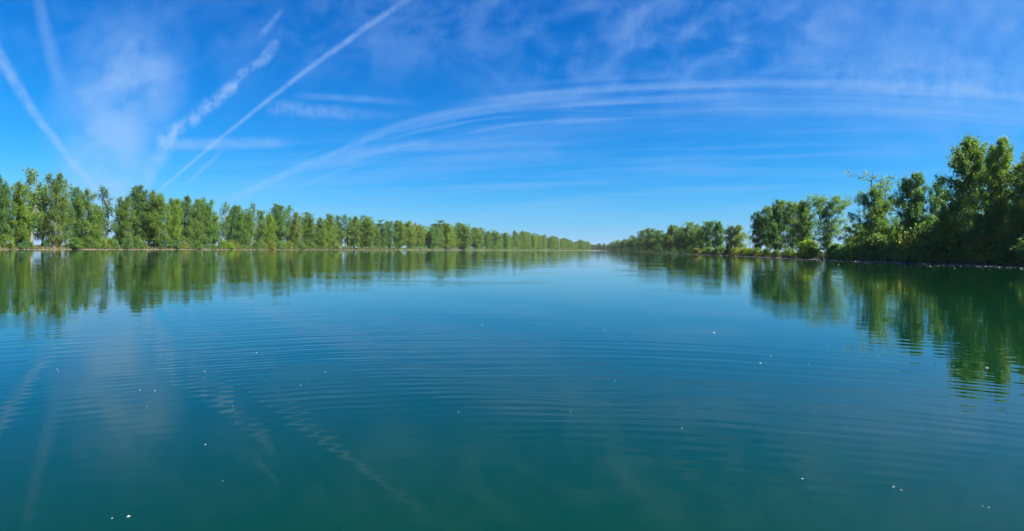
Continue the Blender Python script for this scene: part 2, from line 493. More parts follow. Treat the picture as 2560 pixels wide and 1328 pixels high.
def tree_meshes(seed, H=24.0, RAD=4.0, z0=0.14, shape='poplar', limbs=34, per=7, nleaf=34, leaf=0.40, rise=0.9,
                clump=0.75, leaders=1, bark=None, thin=0.0, lean=0.0, top_bias=1.0, rag=0.25, flame=None, split=False):
    g = np.random.default_rng(seed)
    wood, cc, cs, forks = [], [], [], []
    prof = PROF[shape]
    axes = []
    for L in range(leaders):
        k = 9
        t = np.linspace(0, 1, k)
        hgt = H * (1.0 if L == 0 else g.uniform(0.84, 0.97))
        ang = g.uniform(0, 2 * np.pi) if L else 0
        sp = 0 if leaders == 1 else RAD * (0.38 if L else 0.16)
        spread = np.clip((t - 0.16) / 0.84, 0, 1) ** 0.75 * sp
        wx = np.cumsum(g.normal(0, 0.011 * H, k)) * t; wy = np.cumsum(g.normal(0, 0.011 * H, k)) * t
        P = np.c_[np.cos(ang) * spread + wx * 0.5 + lean * H * t ** 1.4, np.sin(ang) * spread + wy * 0.5, t * hgt * 0.985 - 0.35 * (1 - t)]
        r0 = H * 0.0105 * (1 if L == 0 else 0.72)
        (forks if L and split else wood).append(tube(P[1:] if L and split else P, (r0 * (1 - t) ** 0.8 + 0.012 + r0 * 0.5 * (t < 0.02))[1 if L and split else 0:], 6))
        axes.append((P, t, hgt))
    for i in range(limbs):
        P, t, hgt = axes[i % leaders]
        f = (i + g.uniform(0, 1)) / limbs
        ta = z0 * 0.8 + (0.955 - z0 * 0.8) * f ** top_bias
        tip = min(ta + 0.42 * rise * RAD / H, 1.0)
        a = np.array([np.interp(ta, t, P[:, c]) for c in range(3)])
        az = i * 2.39996 + g.normal(0, 0.5)
        tc_ = np.clip((tip - z0) / (1 - z0), 0, 1)
        Ln = RAD * float(prof(tc_)) * g.uniform(0.87 - rag, 0.87 + rag) * (0.85 if leaders > 1 else 1.0) + 0.12
        rs = rise * g.uniform(0.6, 1.3) * (0.45 + 0.75 * ta)
        e = a + np.array([math.cos(az) * Ln, math.sin(az) * Ln, min(Ln * rs, H * 1.0 - a[2])])
        mid = (a + e) / 2 + np.array([0, 0, -0.07 * Ln]) + g.normal(0, 0.04 * Ln, 3)
        rb = max(0.018, 0.016 * Ln + 0.008)
        wood.append(tube([a, mid, e], [rb * 1.3, rb * 0.8, 0.01], 4))
        m = max(2, int(per * (0.5 + Ln / RAD)))
        for q in range(m):
            if g.uniform() < thin: continue
            fr = g.uniform(0.22, 1.04)
            c = (a * (1 - fr) ** 2 + 2 * mid * fr * (1 - fr) + e * fr ** 2) if fr <= 1 else e
            c = c + g.normal(0, 1, 3) * np.array([0.17, 0.17, 0.13]) * Ln
            if c[2] < z0 * H * 0.75: c[2] = z0 * H * 0.75 + g.uniform(0, 0.05) * H
            cc.append(c); cs.append(clump * g.uniform(0.55, 1.25))
    for P, t, hgt in axes:                                          # the leading shoots
        for q in range(int(3 + per)):
            ta = g.uniform(0.80, 1.0)
            cc.append(np.array([np.interp(ta, t, P[:, c]) for c in range(3)]) + g.normal(0, 0.07 * RAD, 3)); cs.append(clump * 0.62 * (1.35 - ta))
    cc, cs = np.array(cc), np.array(cs)
    cnt = np.maximum(4, (nleaf * (cs / clump) ** 1.6).astype(int))
    idx = np.repeat(np.arange(len(cc)), cnt)
    off = g.normal(0, 0.52, (len(idx), 3)) * cs[idx][:, None] * np.array([1, 1, 0.85] if flame is None else [0.72, 0.72, flame])
    cen = cc[idx] + off
    cen[:, 2] = np.clip(cen[:, 2], 0.12, None)
    wv, wf = join(wood); lv, lf = leaves(cen, leaf, g)
    Hm = float(np.percentile(cen[:, 2], 99.6)); up_ = cen[cen[:, 2] > z0 * H]
    Rm = float(np.percentile(np.hypot(up_[:, 0] - up_[:, 0].mean(), up_[:, 1] - up_[:, 1].mean()), 95))
    return (mesh_np('trunk', wv, wf, bark or M_DARK, True), mesh_np('crown', lv, lf, M_LEAF), Hm, Rm,
            [mesh_np('limb', fv, ff, bark or M_DARK, True) for fv, ff in forks])


def shrub_meshes(seed, H=3.0, RAD=2.0, clusters=70, nleaf=26, leaf=0.28, clump=0.5):
    g = np.random.default_rng(seed)
    wood, cc = [], []
    for i in range(clusters):
        az = g.uniform(0, 2 * np.pi); t = g.uniform(0.03, 1) ** 0.9
        rr = RAD * float(PROF['mound'](t)) * math.sqrt(g.uniform(0.05, 1.0)) * g.uniform(0.75, 1.15)
        e = np.array([math.cos(az) * rr, math.sin(az) * rr, t * H])
        cc.append(e)
        if i % 4 == 0:
            b = np.array([e[0] * 0.15, e[1] * 0.15, -0.2])
            wood.append(tube([b, (b + e) / 2 + g.normal(0, 0.1, 3), e], [0.035, 0.025, 0.008], 4))
    cc = np.array(cc)
    idx = np.repeat(np.arange(clusters), nleaf)
    cen = cc[idx] + g.normal(0, 0.5 * clump, (len(idx), 3)); cen[:, 2] = np.abs(cen[:, 2])
    wv, wf = join(wood); lv, lf = leaves(cen, leaf, g)
    return mesh_np('stems', wv, wf, M_DARK, True), mesh_np('crown', lv, lf, M_LEAF), H, RAD, []


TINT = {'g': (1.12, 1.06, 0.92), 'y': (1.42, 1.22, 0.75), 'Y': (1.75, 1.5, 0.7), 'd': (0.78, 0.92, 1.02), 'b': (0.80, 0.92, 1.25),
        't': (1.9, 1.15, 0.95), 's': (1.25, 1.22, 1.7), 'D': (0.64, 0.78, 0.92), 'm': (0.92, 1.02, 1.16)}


def place(name, protos, x, y, z, h, w, tint, label, cat, group, rot=None, bark_part='trunk', jit=0.10):
    wood, crown, H0, R0, forks = protos
    e = bpy.data.objects.new(name, None); COL.objects.link(e)
    e.empty_display_size = 0.3
    e.location = (x, y, z)
    e.rotation_euler = (random.gauss(0, 0.03), random.gauss(0, 0.03), random.uniform(0, 6.28) if rot is None else rot)
    e.scale = (w / (2 * R0), w / (2 * R0), h / H0)
    tk = link(bark_part, wood, e); c = link('crown', crown, e)
    for f in forks: link('limb', f, tk)
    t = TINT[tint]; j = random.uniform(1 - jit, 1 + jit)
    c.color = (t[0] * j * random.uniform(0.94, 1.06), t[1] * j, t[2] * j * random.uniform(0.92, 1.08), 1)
    return tag(e, label, cat, group)


def bank_at(side, u, off):
    """The point of a bank, off metres inland, that lies in the direction u."""
    P = (LB + LN * off) if side == 'L' else (RB + RN * off)
    ok = P[:, 1] > 30
    P = P[ok]; uu = P[:, 0] / P[:, 1]
    k = np.argsort(uu)
    return float(np.interp(u, uu[k], P[k, 0])), float(np.interp(u, uu[k], P[k, 1]))


def traced(side, px, top, wpx, protos, tint, label, group, off, name='poplar_tree', rot=None, cat='tree'):
    u = pix(px, 625 if side == 'L' else 640)[0]
    x, y = bank_at(side, u, off)
    z = land_z(off) - 0.05
    h = CAM_H + pix(px, top)[1] * y - z
    return place(name, protos, x, y, z, h, wpx * y / F_PX, tint, label, cat, group, rot)


# left bank and far kinds (24 m), seen from 190 m on
POP = [tree_meshes(11, bark=M_PALE, rag=0.40, limbs=60, per=8, nleaf=32, leaf=0.30, clump=0.62, flame=1.9),
       tree_meshes(12, bark=M_PALE, rag=0.40, limbs=66, per=8, nleaf=32, leaf=0.30, clump=0.62, flame=1.9, leaders=2, RAD=4.4),
       tree_meshes(13, bark=M_PALE, rag=0.40, limbs=54, per=8, nleaf=32, leaf=0.30, clump=0.62, flame=1.9, shape='column', RAD=3.6, rise=1.1),
       tree_meshes(14, bark=M_PALE, rag=0.40, limbs=66, per=8, nleaf=32, leaf=0.30, clump=0.62, flame=1.7, z0=0.08, leaders=3, RAD=4.6)]
POP += [tree_meshes(15, bark=M_PALE, rag=0.45, limbs=52, per=8, nleaf=32, leaf=0.30, clump=0.62, flame=1.6, z0=0.2, RAD=4.2, H=22),
        tree_meshes(16, bark=M_DARK, rag=0.42, limbs=70, per=8, nleaf=32, leaf=0.30, clump=0.66, flame=1.3, leaders=3, RAD=5.0, shape='giant', z0=0.06),
        tree_meshes(17, bark=M_PALE, rag=0.45, limbs=58, per=8, nleaf=30, leaf=0.30, clump=0.58, flame=2.0, leaders=2, RAD=3.8, shape='giant', z0=0.16, rise=1.2)]
SPARSE = [tree_meshes(21, bark=M_PALE, limbs=26, per=5, nleaf=20, leaf=0.40, shape='column', RAD=3.0, rise=1.5, z0=0.3, leaders=2, clump=0.6, flame=2.2),
          tree_meshes(22, bark=M_PALE, limbs=28, per=5, nleaf=18, leaf=0.40, RAD=3.0, rise=1.4, z0=0.25, clump=0.6, flame=2.2)]
DOME = [tree_meshes(31, bark=M_DARK, rag=0.36, limbs=76, per=8, nleaf=38, leaf=0.32, shape='dome', RAD=5.2, rise=0.6, z0=0.10, leaders=2),
        tree_meshes(32, bark=M_DARK, rag=0.36, limbs=80, per=8, nleaf=38, leaf=0.32, shape='dome', RAD=5.6, rise=0.55, z0=0.07, leaders=3),
        tree_meshes(33, bark=M_DARK, rag=0.36, limbs=72, per=8, nleaf=38, leaf=0.32, shape='dome', RAD=4.8, rise=0.8, z0=0.12)]
SHRUB = [shrub_meshes(41), shrub_meshes(42, 3.6, 1.8, 76), shrub_meshes(43, 2.4, 2.4, 70), shrub_meshes(44, 4.5, 2.2, 95)]

GL = 'front trees of the left bank'
# px, top y, width px, kind, tint, metres inland, label
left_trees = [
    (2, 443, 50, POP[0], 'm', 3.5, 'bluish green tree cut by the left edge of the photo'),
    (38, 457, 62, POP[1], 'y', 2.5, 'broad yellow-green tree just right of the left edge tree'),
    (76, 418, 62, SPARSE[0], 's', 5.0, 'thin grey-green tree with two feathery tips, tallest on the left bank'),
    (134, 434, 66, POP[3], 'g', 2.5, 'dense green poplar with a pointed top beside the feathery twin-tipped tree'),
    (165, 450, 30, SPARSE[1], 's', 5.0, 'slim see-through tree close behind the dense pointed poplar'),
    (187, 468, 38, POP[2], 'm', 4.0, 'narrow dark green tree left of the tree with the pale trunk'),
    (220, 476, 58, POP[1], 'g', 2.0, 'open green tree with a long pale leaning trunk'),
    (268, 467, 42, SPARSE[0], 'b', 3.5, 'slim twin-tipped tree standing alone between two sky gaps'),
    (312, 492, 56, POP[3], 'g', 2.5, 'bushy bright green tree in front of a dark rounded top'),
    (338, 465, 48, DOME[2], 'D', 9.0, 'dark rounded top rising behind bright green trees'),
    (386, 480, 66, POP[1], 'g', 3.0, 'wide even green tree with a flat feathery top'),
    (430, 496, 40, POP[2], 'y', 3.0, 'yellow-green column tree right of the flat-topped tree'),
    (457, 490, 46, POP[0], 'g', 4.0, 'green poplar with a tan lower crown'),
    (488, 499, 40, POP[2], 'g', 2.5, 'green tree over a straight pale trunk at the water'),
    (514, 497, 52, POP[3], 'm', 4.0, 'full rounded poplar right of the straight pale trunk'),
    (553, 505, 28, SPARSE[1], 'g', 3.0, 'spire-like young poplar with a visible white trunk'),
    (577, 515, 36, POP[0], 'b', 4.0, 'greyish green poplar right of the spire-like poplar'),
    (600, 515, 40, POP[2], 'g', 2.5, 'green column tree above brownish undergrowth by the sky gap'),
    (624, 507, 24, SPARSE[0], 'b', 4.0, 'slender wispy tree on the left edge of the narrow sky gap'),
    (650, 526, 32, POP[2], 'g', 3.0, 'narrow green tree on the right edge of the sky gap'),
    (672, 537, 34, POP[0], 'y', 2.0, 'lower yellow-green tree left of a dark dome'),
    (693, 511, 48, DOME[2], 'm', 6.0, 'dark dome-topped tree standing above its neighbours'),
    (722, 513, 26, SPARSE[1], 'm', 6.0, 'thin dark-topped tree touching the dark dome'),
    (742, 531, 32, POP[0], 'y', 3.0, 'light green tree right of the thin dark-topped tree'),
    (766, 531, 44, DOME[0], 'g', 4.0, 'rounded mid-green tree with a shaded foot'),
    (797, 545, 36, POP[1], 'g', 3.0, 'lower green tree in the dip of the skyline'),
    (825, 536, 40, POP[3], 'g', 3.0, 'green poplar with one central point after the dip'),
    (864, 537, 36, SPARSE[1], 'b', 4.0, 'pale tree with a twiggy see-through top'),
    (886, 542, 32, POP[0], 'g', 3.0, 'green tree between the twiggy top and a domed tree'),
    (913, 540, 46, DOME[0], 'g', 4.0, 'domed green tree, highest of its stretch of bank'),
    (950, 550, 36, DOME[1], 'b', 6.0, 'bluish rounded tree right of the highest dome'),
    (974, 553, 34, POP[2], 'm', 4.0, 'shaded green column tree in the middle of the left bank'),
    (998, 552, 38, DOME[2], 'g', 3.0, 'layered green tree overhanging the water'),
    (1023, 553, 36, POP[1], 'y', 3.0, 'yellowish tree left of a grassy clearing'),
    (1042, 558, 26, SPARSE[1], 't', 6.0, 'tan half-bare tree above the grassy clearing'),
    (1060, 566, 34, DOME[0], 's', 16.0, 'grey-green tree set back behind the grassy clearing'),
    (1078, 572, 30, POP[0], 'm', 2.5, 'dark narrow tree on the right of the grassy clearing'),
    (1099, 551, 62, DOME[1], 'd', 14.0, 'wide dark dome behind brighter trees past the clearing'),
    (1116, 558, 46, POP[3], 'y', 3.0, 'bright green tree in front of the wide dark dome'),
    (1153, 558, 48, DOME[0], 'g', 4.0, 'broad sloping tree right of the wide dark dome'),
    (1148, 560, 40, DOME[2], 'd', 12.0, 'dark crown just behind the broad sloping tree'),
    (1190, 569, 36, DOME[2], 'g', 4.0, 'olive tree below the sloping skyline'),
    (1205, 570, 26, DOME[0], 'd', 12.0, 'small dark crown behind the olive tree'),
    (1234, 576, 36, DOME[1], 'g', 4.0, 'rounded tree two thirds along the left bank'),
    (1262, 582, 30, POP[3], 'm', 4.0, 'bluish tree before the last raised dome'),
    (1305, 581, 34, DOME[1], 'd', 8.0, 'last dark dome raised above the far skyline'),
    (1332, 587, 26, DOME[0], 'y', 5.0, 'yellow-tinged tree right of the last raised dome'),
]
NEAR_L = ['left edge tree', 'broad yellow-green tree', 'feathery twin-tipped tree', 'dense pointed poplar', 'slim see-through tree', 'narrow dark tree',
          'tree with the leaning pale trunk', 'twin-tipped tree between sky gaps', 'bushy bright tree', 'dark rounded top', 'flat-topped wide tree', 'yellow-green column',
          'poplar with tan lower crown', 'straight pale trunk', 'full rounded poplar', 'spire-like poplar', 'greyish poplar', 'column above brown undergrowth',
          'wispy tree by the sky gap', 'narrow tree right of the sky gap', 'lower yellow-green tree', 'dark dome-topped tree', 'thin dark-topped tree', 'light green tree',
          'rounded tree with shaded foot', 'dip in the skyline', 'poplar with one central point', 'twiggy see-through top', 'tree after the twiggy top', 'highest domed tree',
          'bluish rounded tree', 'shaded column tree', 'layered overhanging tree', 'yellowish tree', 'tan half-bare tree', 'grey-green set-back tree', 'dark narrow tree',
          'wide dark dome', 'bright tree before the dark dome', 'broad sloping tree', 'dark crown behind the sloping tree', 'olive tree', 'small dark crown',
          'rounded tree two thirds along', 'bluish tree', 'last raised dome', 'yellow-tinged tree']
COLOUR = {'g': 'green', 'y': 'yellow-green', 'Y': 'lime', 'd': 'dark green', 'D': 'blackish green', 'm': 'blue-green', 'b': 'grey-green', 's': 'silvery', 't': 'tan'}


def beside(side, px):
    names, trees = (NEAR_L, left_trees) if side == 'L' else (NEAR_R, right_trees)
    i = min(range(len(trees)), key=lambda q: abs(trees[q][0] - px))
    d = px - trees[i][0]
    where = 'right of' if d > trees[i][2] * 0.16 else 'left of' if d < -trees[i][2] * 0.16 else None
    return where, names[i]


for px, top, w, k, t, off, lab in left_trees:
    nm = 'poplar_tree' if (k in POP or k in SPARSE) else 'rounded_tree'
    traced('L', px, top, w * 1.08, k, t, lab, GL, off, nm)

ENV = sorted([(t[0], t[1]) for t in left_trees if t[6] not in ()]) + [(1350, 588), (1382, 592), (1405, 597), (1430, 602), (1450, 602), (1475, 605), (1500, 608)]
ENV_X, ENV_Y = [e[0] for e in ENV], [e[1] for e in ENV]
# fillers of the same wood: lower trees between and behind the traced ones
s = 0.0
bank_len = np.r_[0, np.cumsum(np.hypot(*np.diff(LB, axis=0).T))]
i0 = int(np.argmin(np.abs(LB[:, 1] - 172)))
s = bank_len[i0]
while s < bank_len[-1] - 6:
    k = np.interp(s, bank_len, np.arange(len(LB)))
    p = LB[int(k)]; nrm = LN[int(k)]
    off = random.choice((3.0, 4.5, 7.0, 9.0)) + random.uniform(0, 1.5)
    q = p + nrm * off
    D = q[1]; pxl = CX + F_PX * q[0] / D
    env = float(np.interp(pxl, ENV_X, ENV_Y))
    gap = (245 < pxl < 292) or (618 < pxl < 646) or (190 < pxl < 205) or (60 < pxl < 92)
    base_y = HY + SLOPE * (pxl - CX) + CAM_H * F_PX / D
    frac = random.uniform(0.45, 0.60) if gap else (random.uniform(0.60, 0.95) if D < 900 else random.uniform(0.80, 1.08))
    hm = (base_y - env) * D / F_PX * frac
    if D < 420: lab, grp = 'lower green tree filling the near half of the left bank between taller ones', 'lower trees among the near left bank row'
    elif D < 900: lab, grp = 'green tree in the unbroken middle stretch of the left bank', 'trees of the middle left bank'
    else: lab, grp = 'tiny tree in the far low line closing the left bank', 'far trees of the left bank'
    kk = random.choice(POP + DOME if D < 420 else POP + DOME + DOME if D < 900 else DOME + POP[:2])
    if hm > 2:
        tn = random.choice('ggymbY' if D < 420 else 'ggymb')
        if D < 900:
            wh, nm = beside('L', pxl)
            lab = '%s%s left-bank tree %s the %s' % ('shorter ' if frac < 0.75 else 'taller ', COLOUR[tn], wh or ('tucked behind' if off > 6 else 'squeezed beside'), nm)
        place('bank_tree', kk, q[0], q[1], land_z(off) - 0.05, hm, hm * random.uniform(0.30, 0.42) * (1.0 if D < 900 else 1.15),
              tn, lab, 'tree', grp)
    s += random.uniform(3.6, 6.4) if D < 420 else random.uniform(3.8, 6.2) if D < 900 else random.uniform(5.0, 8.5)

# ------------------------------------------------------------------ right bank
GR = 'trees of the right bank'
RTALL = [tree_meshes(51, split=True, H=18, RAD=4.2, z0=0.16, limbs=50, per=10, nleaf=46, leaf=0.25, clump=0.55, rise=1.05, bark=M_DARK, shape='blunt', rag=0.42, flame=1.35),
         tree_meshes(52, split=True, H=18, RAD=3.6, z0=0.10, limbs=56, per=10, nleaf=46, leaf=0.25, clump=0.52, rise=1.4, bark=M_DARK, rag=0.36, flame=1.5, leaders=2, shape='column'),
         tree_meshes(53, split=True, H=18, RAD=3.4, z0=0.18, limbs=46, per=10, nleaf=46, leaf=0.25, clump=0.55, rise=1.1, bark=M_DARK, rag=0.4, flame=1.4, shape='blunt', leaders=2),
         tree_meshes(54, split=True, H=18, RAD=4.0, z0=0.10, limbs=60, per=10, nleaf=46, leaf=0.26, clump=0.58, rise=0.9, bark=M_DARK, rag=0.36, flame=1.4, shape='dome', leaders=3)]
RGIANT = [tree_meshes(sd_, split=True, H=18, RAD=4.0, z0=0.16, limbs=62, per=10, nleaf=46, leaf=0.25, clump=0.54, rise=1.0, bark=M_DARK, shape='giant', rag=0.40, flame=1.3, leaders=ld_) for sd_, ld_ in ((71, 1), (72, 2))]
RWILLOW = tree_meshes(55, split=True, H=16, RAD=4.6, z0=0.10, limbs=54, per=9, nleaf=46, leaf=0.22, clump=0.55, rise=1.8, bark=M_DARK, shape='willow', leaders=4)
RSPARSE = tree_meshes(56, split=True, H=16, RAD=3.6, z0=0.62, limbs=20, per=5, nleaf=20, leaf=0.26, clump=0.40, rise=0.8, bark=M_DARK, shape='willow', leaders=4, thin=0.35)
RSAP = tree_meshes(57, H=9, RAD=1.3, z0=0.55, limbs=12, per=4, nleaf=14, leaf=0.20, clump=0.30, rise=1.0, bark=M_DARK, shape='dome', thin=0.2)
RSMALL = tree_meshes(58, H=7, RAD=2.0, z0=0.25, limbs=26, per=6, nleaf=30, leaf=0.20, clump=0.45, rise=0.9, bark=M_RUST, shape='dome', leaders=1)
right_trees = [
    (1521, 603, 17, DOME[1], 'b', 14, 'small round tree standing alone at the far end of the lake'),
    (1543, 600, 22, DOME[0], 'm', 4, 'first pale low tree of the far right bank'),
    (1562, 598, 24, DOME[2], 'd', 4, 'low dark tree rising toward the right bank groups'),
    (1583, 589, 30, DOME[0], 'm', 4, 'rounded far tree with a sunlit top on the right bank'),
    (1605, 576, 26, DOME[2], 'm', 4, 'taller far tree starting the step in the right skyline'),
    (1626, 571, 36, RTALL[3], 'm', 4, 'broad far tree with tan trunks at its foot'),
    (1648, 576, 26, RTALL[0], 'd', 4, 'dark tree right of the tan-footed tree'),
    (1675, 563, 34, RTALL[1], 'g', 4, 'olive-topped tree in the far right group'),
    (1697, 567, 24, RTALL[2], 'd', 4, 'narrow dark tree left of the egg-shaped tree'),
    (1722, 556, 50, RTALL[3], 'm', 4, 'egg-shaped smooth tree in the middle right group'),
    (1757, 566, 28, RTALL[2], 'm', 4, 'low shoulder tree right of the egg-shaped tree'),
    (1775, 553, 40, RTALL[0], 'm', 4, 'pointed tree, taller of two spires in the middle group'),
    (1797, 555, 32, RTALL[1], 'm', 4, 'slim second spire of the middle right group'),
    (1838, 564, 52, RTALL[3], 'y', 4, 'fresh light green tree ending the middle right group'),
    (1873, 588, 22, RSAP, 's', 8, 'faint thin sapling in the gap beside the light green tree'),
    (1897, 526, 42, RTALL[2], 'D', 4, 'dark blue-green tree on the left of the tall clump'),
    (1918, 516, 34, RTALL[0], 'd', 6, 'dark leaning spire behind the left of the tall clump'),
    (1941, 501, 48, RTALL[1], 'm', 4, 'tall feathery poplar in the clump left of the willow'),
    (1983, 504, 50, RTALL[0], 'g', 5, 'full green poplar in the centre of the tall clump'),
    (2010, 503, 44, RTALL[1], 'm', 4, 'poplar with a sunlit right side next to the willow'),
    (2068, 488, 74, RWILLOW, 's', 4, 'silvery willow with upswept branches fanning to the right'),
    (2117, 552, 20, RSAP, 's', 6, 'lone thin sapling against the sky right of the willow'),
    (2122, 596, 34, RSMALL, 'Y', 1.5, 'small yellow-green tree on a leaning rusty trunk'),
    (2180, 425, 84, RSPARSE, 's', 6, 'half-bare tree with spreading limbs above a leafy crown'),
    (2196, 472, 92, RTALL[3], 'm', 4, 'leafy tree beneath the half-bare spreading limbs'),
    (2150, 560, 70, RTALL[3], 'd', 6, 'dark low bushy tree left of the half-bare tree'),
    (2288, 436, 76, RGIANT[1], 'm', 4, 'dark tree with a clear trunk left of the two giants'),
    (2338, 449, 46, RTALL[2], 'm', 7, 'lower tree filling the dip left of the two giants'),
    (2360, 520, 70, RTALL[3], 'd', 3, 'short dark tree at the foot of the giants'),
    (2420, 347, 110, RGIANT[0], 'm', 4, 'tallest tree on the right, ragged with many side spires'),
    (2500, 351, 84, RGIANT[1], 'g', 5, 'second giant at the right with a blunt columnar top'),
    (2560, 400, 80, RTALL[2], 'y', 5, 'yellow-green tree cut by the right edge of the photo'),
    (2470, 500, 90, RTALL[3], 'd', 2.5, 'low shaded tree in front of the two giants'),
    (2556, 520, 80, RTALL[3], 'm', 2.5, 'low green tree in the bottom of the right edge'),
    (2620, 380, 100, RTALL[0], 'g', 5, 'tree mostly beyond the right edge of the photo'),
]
NEAR_R = ['lone round far tree', 'first pale low tree', 'low dark far tree', 'rounded sunlit-topped tree', 'tree at the skyline step', 'tan-footed tree', 'dark tree by the tan foot',
          'olive-topped tree', 'narrow dark tree', 'egg-shaped tree', 'low shoulder tree', 'taller of two spires', 'slim second spire', 'fresh light green tree', 'faint sapling',
          'dark blue-green tree', 'dark leaning spire', 'tall feathery poplar', 'full green poplar', 'poplar next to the willow', 'silvery willow', 'lone thin sapling',
          'leaning rusty trunk', 'half-bare tree', 'leafy tree under the bare limbs', 'dark low bushy tree', 'tree with a clear trunk', 'lower tree in the dip', 'short dark tree',
          'tallest ragged giant', 'blunt second giant', 'right edge tree', 'low shaded tree', 'low right edge tree', 'tree beyond the right edge']


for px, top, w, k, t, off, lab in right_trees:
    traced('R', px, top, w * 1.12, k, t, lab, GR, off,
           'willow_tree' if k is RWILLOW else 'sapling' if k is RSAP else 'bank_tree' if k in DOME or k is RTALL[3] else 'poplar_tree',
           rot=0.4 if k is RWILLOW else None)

# far fillers on the right bank
rl = np.r_[0, np.cumsum(np.hypot(*np.diff(RB, axis=0).T))]
s = float(np.interp(330, RB[:, 1], rl))
while s < rl[-1] - 2:
    k = int(np.interp(s, rl, np.arange(len(RB)))); off = random.uniform(4, 10)
    q = RB[k] + RN[k] * off; D = q[1]
    hm = random.uniform(10, 14) if D < 800 else random.uniform(12, 16)
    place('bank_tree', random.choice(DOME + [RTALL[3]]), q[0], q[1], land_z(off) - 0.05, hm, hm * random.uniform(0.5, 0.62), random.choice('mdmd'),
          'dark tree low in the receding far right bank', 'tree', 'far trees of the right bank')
    s += random.uniform(7, 11)

# the far end between both banks
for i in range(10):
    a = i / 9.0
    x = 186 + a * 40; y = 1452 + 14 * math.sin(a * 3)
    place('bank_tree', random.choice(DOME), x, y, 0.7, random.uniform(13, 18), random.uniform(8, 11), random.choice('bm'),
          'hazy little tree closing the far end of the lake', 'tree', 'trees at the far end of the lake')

# ------------------------------------------------------------------ shrubs at the water
def shrubs(P, N, y0, y1, step, tints, hr, offs, label, group, names='shrub'):
    L = np.r_[0, np.cumsum(np.hypot(*np.diff(P, axis=0).T))]
    s = float(np.interp(y0, P[:, 1], L)); e = float(np.interp(y1, P[:, 1], L))
    while s < e:
        k = int(np.interp(s, L, np.arange(len(P)))); off = random.uniform(*offs)
        q = P[k] + N[k] * off + np.array([0, random.uniform(-1.5, 1.5)])
        h = random.uniform(*hr)
        u = q[0] / q[1] * F_PX + CX
        if not (1045 < u < 1060):
            tn = random.choice(tints); wh, nm = beside('L' if P is LB else 'R', u)
            size = 'low' if h < hr[0] + (hr[1] - hr[0]) * 0.35 else 'tall' if h > hr[0] + (hr[1] - hr[0]) * 0.7 else 'middling'
            lb = '%s %s shrub %s %s the %s' % (size, COLOUR[tn], label, wh or 'below', nm)
            place(names, random.choice(SHRUB), q[0], q[1], land_z(off) - 0.05, h, h * random.uniform(1.0, 1.7), tn, lb, 'shrub', group, bark_part='stems')
        s += step * random.uniform(0.6, 1.4)


shrubs(LB, LN, 165, 420, 3.6, 'gymtmd', (1.8, 4.6), (0.8, 3.5), 'at the water', 'shrubs under the near left bank')
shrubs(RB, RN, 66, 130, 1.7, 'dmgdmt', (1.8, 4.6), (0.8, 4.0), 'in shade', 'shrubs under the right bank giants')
shrubs(RB, RN, 66, 130, 2.6, 'dmg', (3.5, 6.5), (4.0, 8.0), 'set back', 'bushes behind the shaded shrubs')
shrubs(RB, RN, 130, 330, 2.8, 'gmddt', (1.2, 3.0), (0.8, 4.0), 'by the water', 'shrubs along the right bank clumps')
for px, h, t, lab in ((575, 3.2, 'Y', 'yellow willow bush leaning over the water below the sky gap'),
                      (2145, 2.6, 'Y', 'bright yellow-green bush right of the leaning rusty trunk'),
                      (2020, 4.0, 'Y', 'rounded sunlit bush in front of the willow'),
                      (1862, 2.8, 'Y', 'low sunlit hedge bush beside the light green tree'),
                      (2165, 2.2, 't', 'dry tan brush sloping down to the water'),
                      (1052, 2.0, 'y', 'light green low bush in the grassy clearing')):
    side = 'L' if px < 1400 else 'R'
    x, y = bank_at(side, pix(px, 630)[0], 1.2)
    place('shrub', random.choice(SHRUB), x, y, land_z(1.2) - 0.05, h, h * 1.6, t, lab, 'shrub', None, bark_part='stems')


def undergrowth(P, N, y0, y1, per_m, g, top=5.0):
    L = np.r_[0, np.cumsum(np.hypot(*np.diff(P, axis=0).T))]
    a, b = np.interp(y0, P[:, 1], L), np.interp(y1, P[:, 1], L)
    nb = int((b - a) * per_m); kx = np.interp(g.uniform(a, b, nb), L, np.arange(len(P)))
    at = lambda A: np.c_[np.interp(kx, np.arange(len(A)), A[:, 0]), np.interp(kx, np.arange(len(A)), A[:, 1])]
    off = g.uniform(0.6, 7.0, nb); xy = at(P) + at(N) * off[:, None]
    h = g.uniform(1.2, top, nb); idx = np.repeat(np.arange(nb), 90)
    t = g.uniform(0, 1, len(idx)); az = g.uniform(0, 6.28, len(idx))
    rr = h[idx] * 0.55 * np.sqrt(np.clip(1 - t ** 2.4, 0, 1)) * np.sqrt(g.uniform(0.1, 1, len(idx)))
    cen = np.c_[xy[idx, 0] + np.cos(az) * rr, xy[idx, 1] + np.sin(az) * rr, t * h[idx] + 0.3]
    return leaves(cen, 0.45, g)


g = np.random.default_rng(8)
for P, N, y0, y1, d, lab in ((LB, LN, 300, 1430, 0.85, 'low leafy undergrowth along the far half of the left shore'),
                             (RB, RN, 330, 1400, 0.6, 'low dark undergrowth along the far right shore')):
    o = link('shore_undergrowth', mesh_np('shore_undergrowth', *undergrowth(P, N, y0, y1, d, g), M_LEAF))
    o.color = (0.95, 1.0, 0.95, 1) if P is LB else (0.75, 0.88, 0.95, 1)
    tag(o, lab, 'undergrowth', kind='stuff')


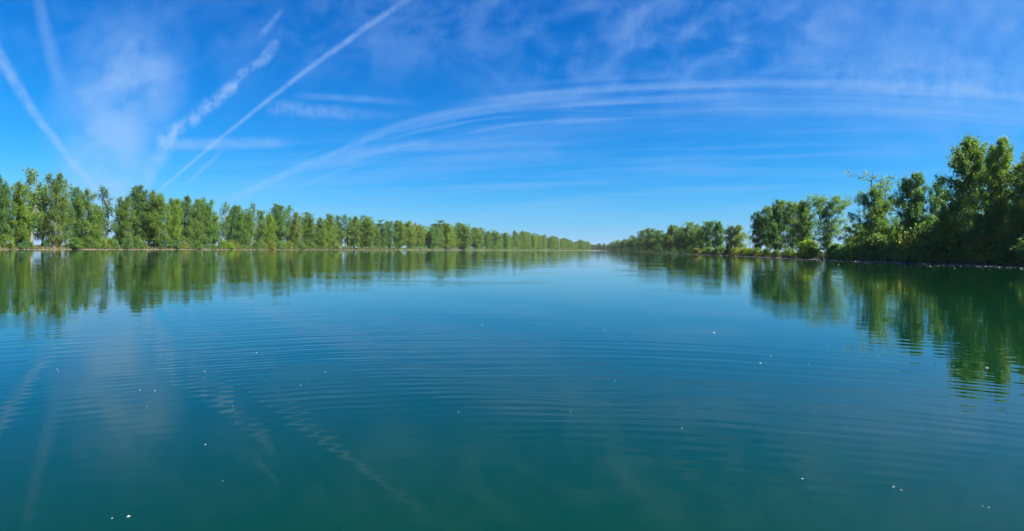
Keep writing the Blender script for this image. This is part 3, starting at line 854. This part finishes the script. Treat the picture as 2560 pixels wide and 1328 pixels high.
# ------------------------------------------------------------------ uncountable: waterside grass and floating fluff
def blades(P, N, y0, y1, per_m, hr, g):
    L = np.r_[0, np.cumsum(np.hypot(*np.diff(P, axis=0).T))]
    a, b = np.interp(y0, P[:, 1], L), np.interp(y1, P[:, 1], L)
    n = int((b - a) * per_m); s = g.uniform(a, b, n)
    kx = np.interp(s, L, np.arange(len(P)))
    at = lambda A: np.c_[np.interp(kx, np.arange(len(A)), A[:, 0]), np.interp(kx, np.arange(len(A)), A[:, 1])]
    off = g.uniform(0.05, 2.6, n) ** 1.3
    xy = at(P) + at(N) * off[:, None]
    z = np.interp(off, [p[0] for p in PROFILE], [p[1] for p in PROFILE]) - 0.03
    h = g.uniform(*hr, n); az = g.uniform(0, 6.28, n); w = g.uniform(0.03, 0.07, n)
    base = np.c_[xy, z]; d = np.c_[np.cos(az), np.sin(az), np.zeros(n)]
    tip = base + np.c_[g.normal(0, 0.25, n) * h, g.normal(0, 0.25, n) * h, h]
    v = np.stack([base - d * w[:, None], base + d * w[:, None], tip], 1).reshape(-1, 3)
    return v, np.arange(3 * n).reshape(-1, 3)


g = np.random.default_rng(5)
lv = blades(LB, LN, 165, 520, 45, (0.3, 1.3), g)
o = link('shore_grass', mesh_np('shore_grass', *lv, M_DRY)); tag(o, 'dry and green grass fringing the left shore', 'grass', kind='stuff')
rv = blades(RB, RN, 60, 330, 60, (0.2, 0.8), g)
o = link('shore_grass', mesh_np('shore_grass', *rv, M_DRY)); tag(o, 'short grass fringing the right shore', 'grass', kind='stuff')


def flecks(xy, size, g):
    """Small fluffy grains: squashed octahedra."""
    n = len(xy); s = size * g.lognormal(0, 0.45, n)
    th = g.uniform(0, 6.28, n); c, si = np.cos(th), np.sin(th)
    ex, ey = s * g.uniform(0.6, 1.5, n), s * g.uniform(0.5, 1.0, n)
    base = np.c_[xy, np.full(n, 0.004)]
    X = np.c_[c * ex, si * ex, np.zeros(n)]; Y = np.c_[-si * ey, c * ey, np.zeros(n)]; Z = np.c_[np.zeros((n, 2)), s * 0.55]
    v = np.stack([base + X, base + Y, base - X, base - Y, base + Z, base - Z * 0.2], 1).reshape(-1, 3)
    f = np.array([(0, 1, 4), (1, 2, 4), (2, 3, 4), (3, 0, 4), (1, 0, 5), (2, 1, 5), (3, 2, 5), (0, 3, 5)])
    return v, (np.arange(n)[:, None, None] * 6 + f[None]).reshape(-1, 3)


def drift(P, N, y0, y1, n, reach, g):
    kx = g.uniform(np.interp(y0, P[:, 1], np.arange(len(P))), np.interp(y1, P[:, 1], np.arange(len(P))), n)
    at = lambda A: np.c_[np.interp(kx, np.arange(len(A)), A[:, 0]), np.interp(kx, np.arange(len(A)), A[:, 1])]
    return at(P) - at(N) * (0.2 + g.exponential(reach, n))[:, None]


xy = np.vstack([drift(RB, RN, 60, 200, 2900, 2.2, g), drift(RB, RN, 60, 130, 800, 8.0, g), drift(RB, RN, 200, 420, 1400, 4.0, g)])
o = link('floating_fluff', mesh_np('floating_fluff', *flecks(xy, 0.034, g), M_FLUFF))
tag(o, 'band of white poplar fluff floating along the right shore', 'fluff', kind='stuff')
xy = drift(LB, LN, 165, 500, 1500, 10.0, g)
o = link('floating_fluff', mesh_np('floating_fluff', *flecks(xy, 0.06, g), M_FLUFF))
tag(o, 'thin scatter of pale fluff floating off the left shore', 'fluff', kind='stuff')
n = 130
yy_ = 6 + 60 * g.uniform(0, 1, n) ** 1.5; uu_ = g.uniform(-0.86, 0.86, n)
keep = (uu_ * yy_ < 60)
xy = np.c_[uu_ * yy_, yy_][keep]
o = link('floating_fluff', mesh_np('floating_fluff', *flecks(xy, 0.0065, g), M_FLUFF))
tag(o, 'tiny white fluff grains scattered over the open water', 'fluff', kind='stuff')

# single tufts one can point to: pixel, size in pixels, label
tufts = [
    (1901, 908, 7, 'bright white fluff tuft on blue water, largest right of centre'),
    (1784, 832, 6, 'white tuft above and left of the largest right tuft'),
    (1205, 812, 4, 'small tuft near the middle of the lake surface'),
    (1146, 1030, 6, 'lone white tuft in the centre of the green foreground water'),
    (2006, 1197, 8, 'single tuft in the lower right foreground, left of a pair'),
    (2232, 1217, 8, 'left tuft of the pair in the lower right foreground'),
    (2252, 1225, 9, 'right tuft of the pair in the lower right foreground'),
    (2456, 1266, 10, 'left tuft of the pair by the bottom right corner'),
    (2472, 1269, 8, 'right tuft of the pair by the bottom right corner'),
    (322, 1291, 8, 'brighter of two tufts at the bottom left'),
    (280, 1296, 6, 'fainter of two tufts at the bottom left'),
    (814, 931, 6, 'white tuft left of the centre on dark blue water'),
    (641, 882, 4, 'small tuft on the rippled water at the left'),
    (2467, 920, 8, 'tuft in the dark reflection of the two giants'),
    (511, 929, 4, 'faint tuft low in the left ripples'),
    (2163, 877, 6, 'tuft under the reflection of the half-bare tree'),
    (1927, 890, 5, 'small tuft close to the largest right tuft'),
    (1705, 1071, 4, 'tiny tuft alone on the right foreground water'),
    (557, 1202, 4, 'tiny tuft on the dark left foreground water'),
    (2068, 864, 5, 'tuft on blue water left of the reflected half-bare tree'),
    (1538, 952, 4, 'tiny tuft on rippled water right of centre'),
    (513, 1112, 4, 'tiny tuft midway down the left foreground'),
]


def tuft_mesh(seed):
    g = np.random.default_rng(seed)
    parts = []
    for i in range(5):                                              # a few lumps with threads standing off
        v, f = flecks(g.normal(0, 0.28, (1, 2)), 0.42, g); parts.append((v, f))
    for i in range(16):
        a = g.normal(0, 0.25, 3); a[2] = abs(a[2]) * 0.5
        d = g.normal(0, 0.45, 3); d[2] = abs(d[2])
        w = np.cross(d, g.normal(size=3)); w = w / np.linalg.norm(w) * 0.05
        parts.append((np.array([a - w, a + w, a + d]), np.array([[0, 1, 2]])))
    return mesh_np('fluff_tuft', *join(parts), M_FLUFF)


TM = [tuft_mesh(i) for i in (61, 62, 63, 64)]
for i, (px, py, sz, lab) in enumerate(tufts):
    x, y = on_water(px, py)
    o = link('fluff_tuft', TM[i % 4]); o.location = (x, y, 0.0)
    sc = sz * y / F_PX * 0.46
    o.scale = (sc, sc, sc); o.rotation_euler = (0, 0, i * 1.3)
    tag(o, lab, 'fluff', 'white fluff tufts on the open water')

# ------------------------------------------------------------------ thin summer haze over the whole lake
HAZE = 0.000045
m, n, o = new_mat('haze_air')
pv = n.nodes.new('ShaderNodeVolumePrincipled'); pv.inputs['Color'].default_value = (0.90, 0.95, 1.0, 1.0)
pv.inputs['Density'].default_value = HAZE; pv.inputs['Anisotropy'].default_value = 0.2
n.links.new(pv.outputs[0], o.inputs['Volume'])
B, z0_, z1_ = 5200.0, -1.8, 34.0
hv = [(x, 600 + y, z) for z in (z0_, z1_) for x, y in ((-B, -B), (B, -B), (B, B), (-B, B))]
hf = [(3, 2, 1, 0), (4, 5, 6, 7), (0, 1, 5, 4), (1, 2, 6, 5), (2, 3, 7, 6), (3, 0, 4, 7)]
hz = link('haze', mesh_np('haze', hv, hf, m)); tag(hz, 'thin pale haze hanging over the lake', 'haze', kind='stuff')
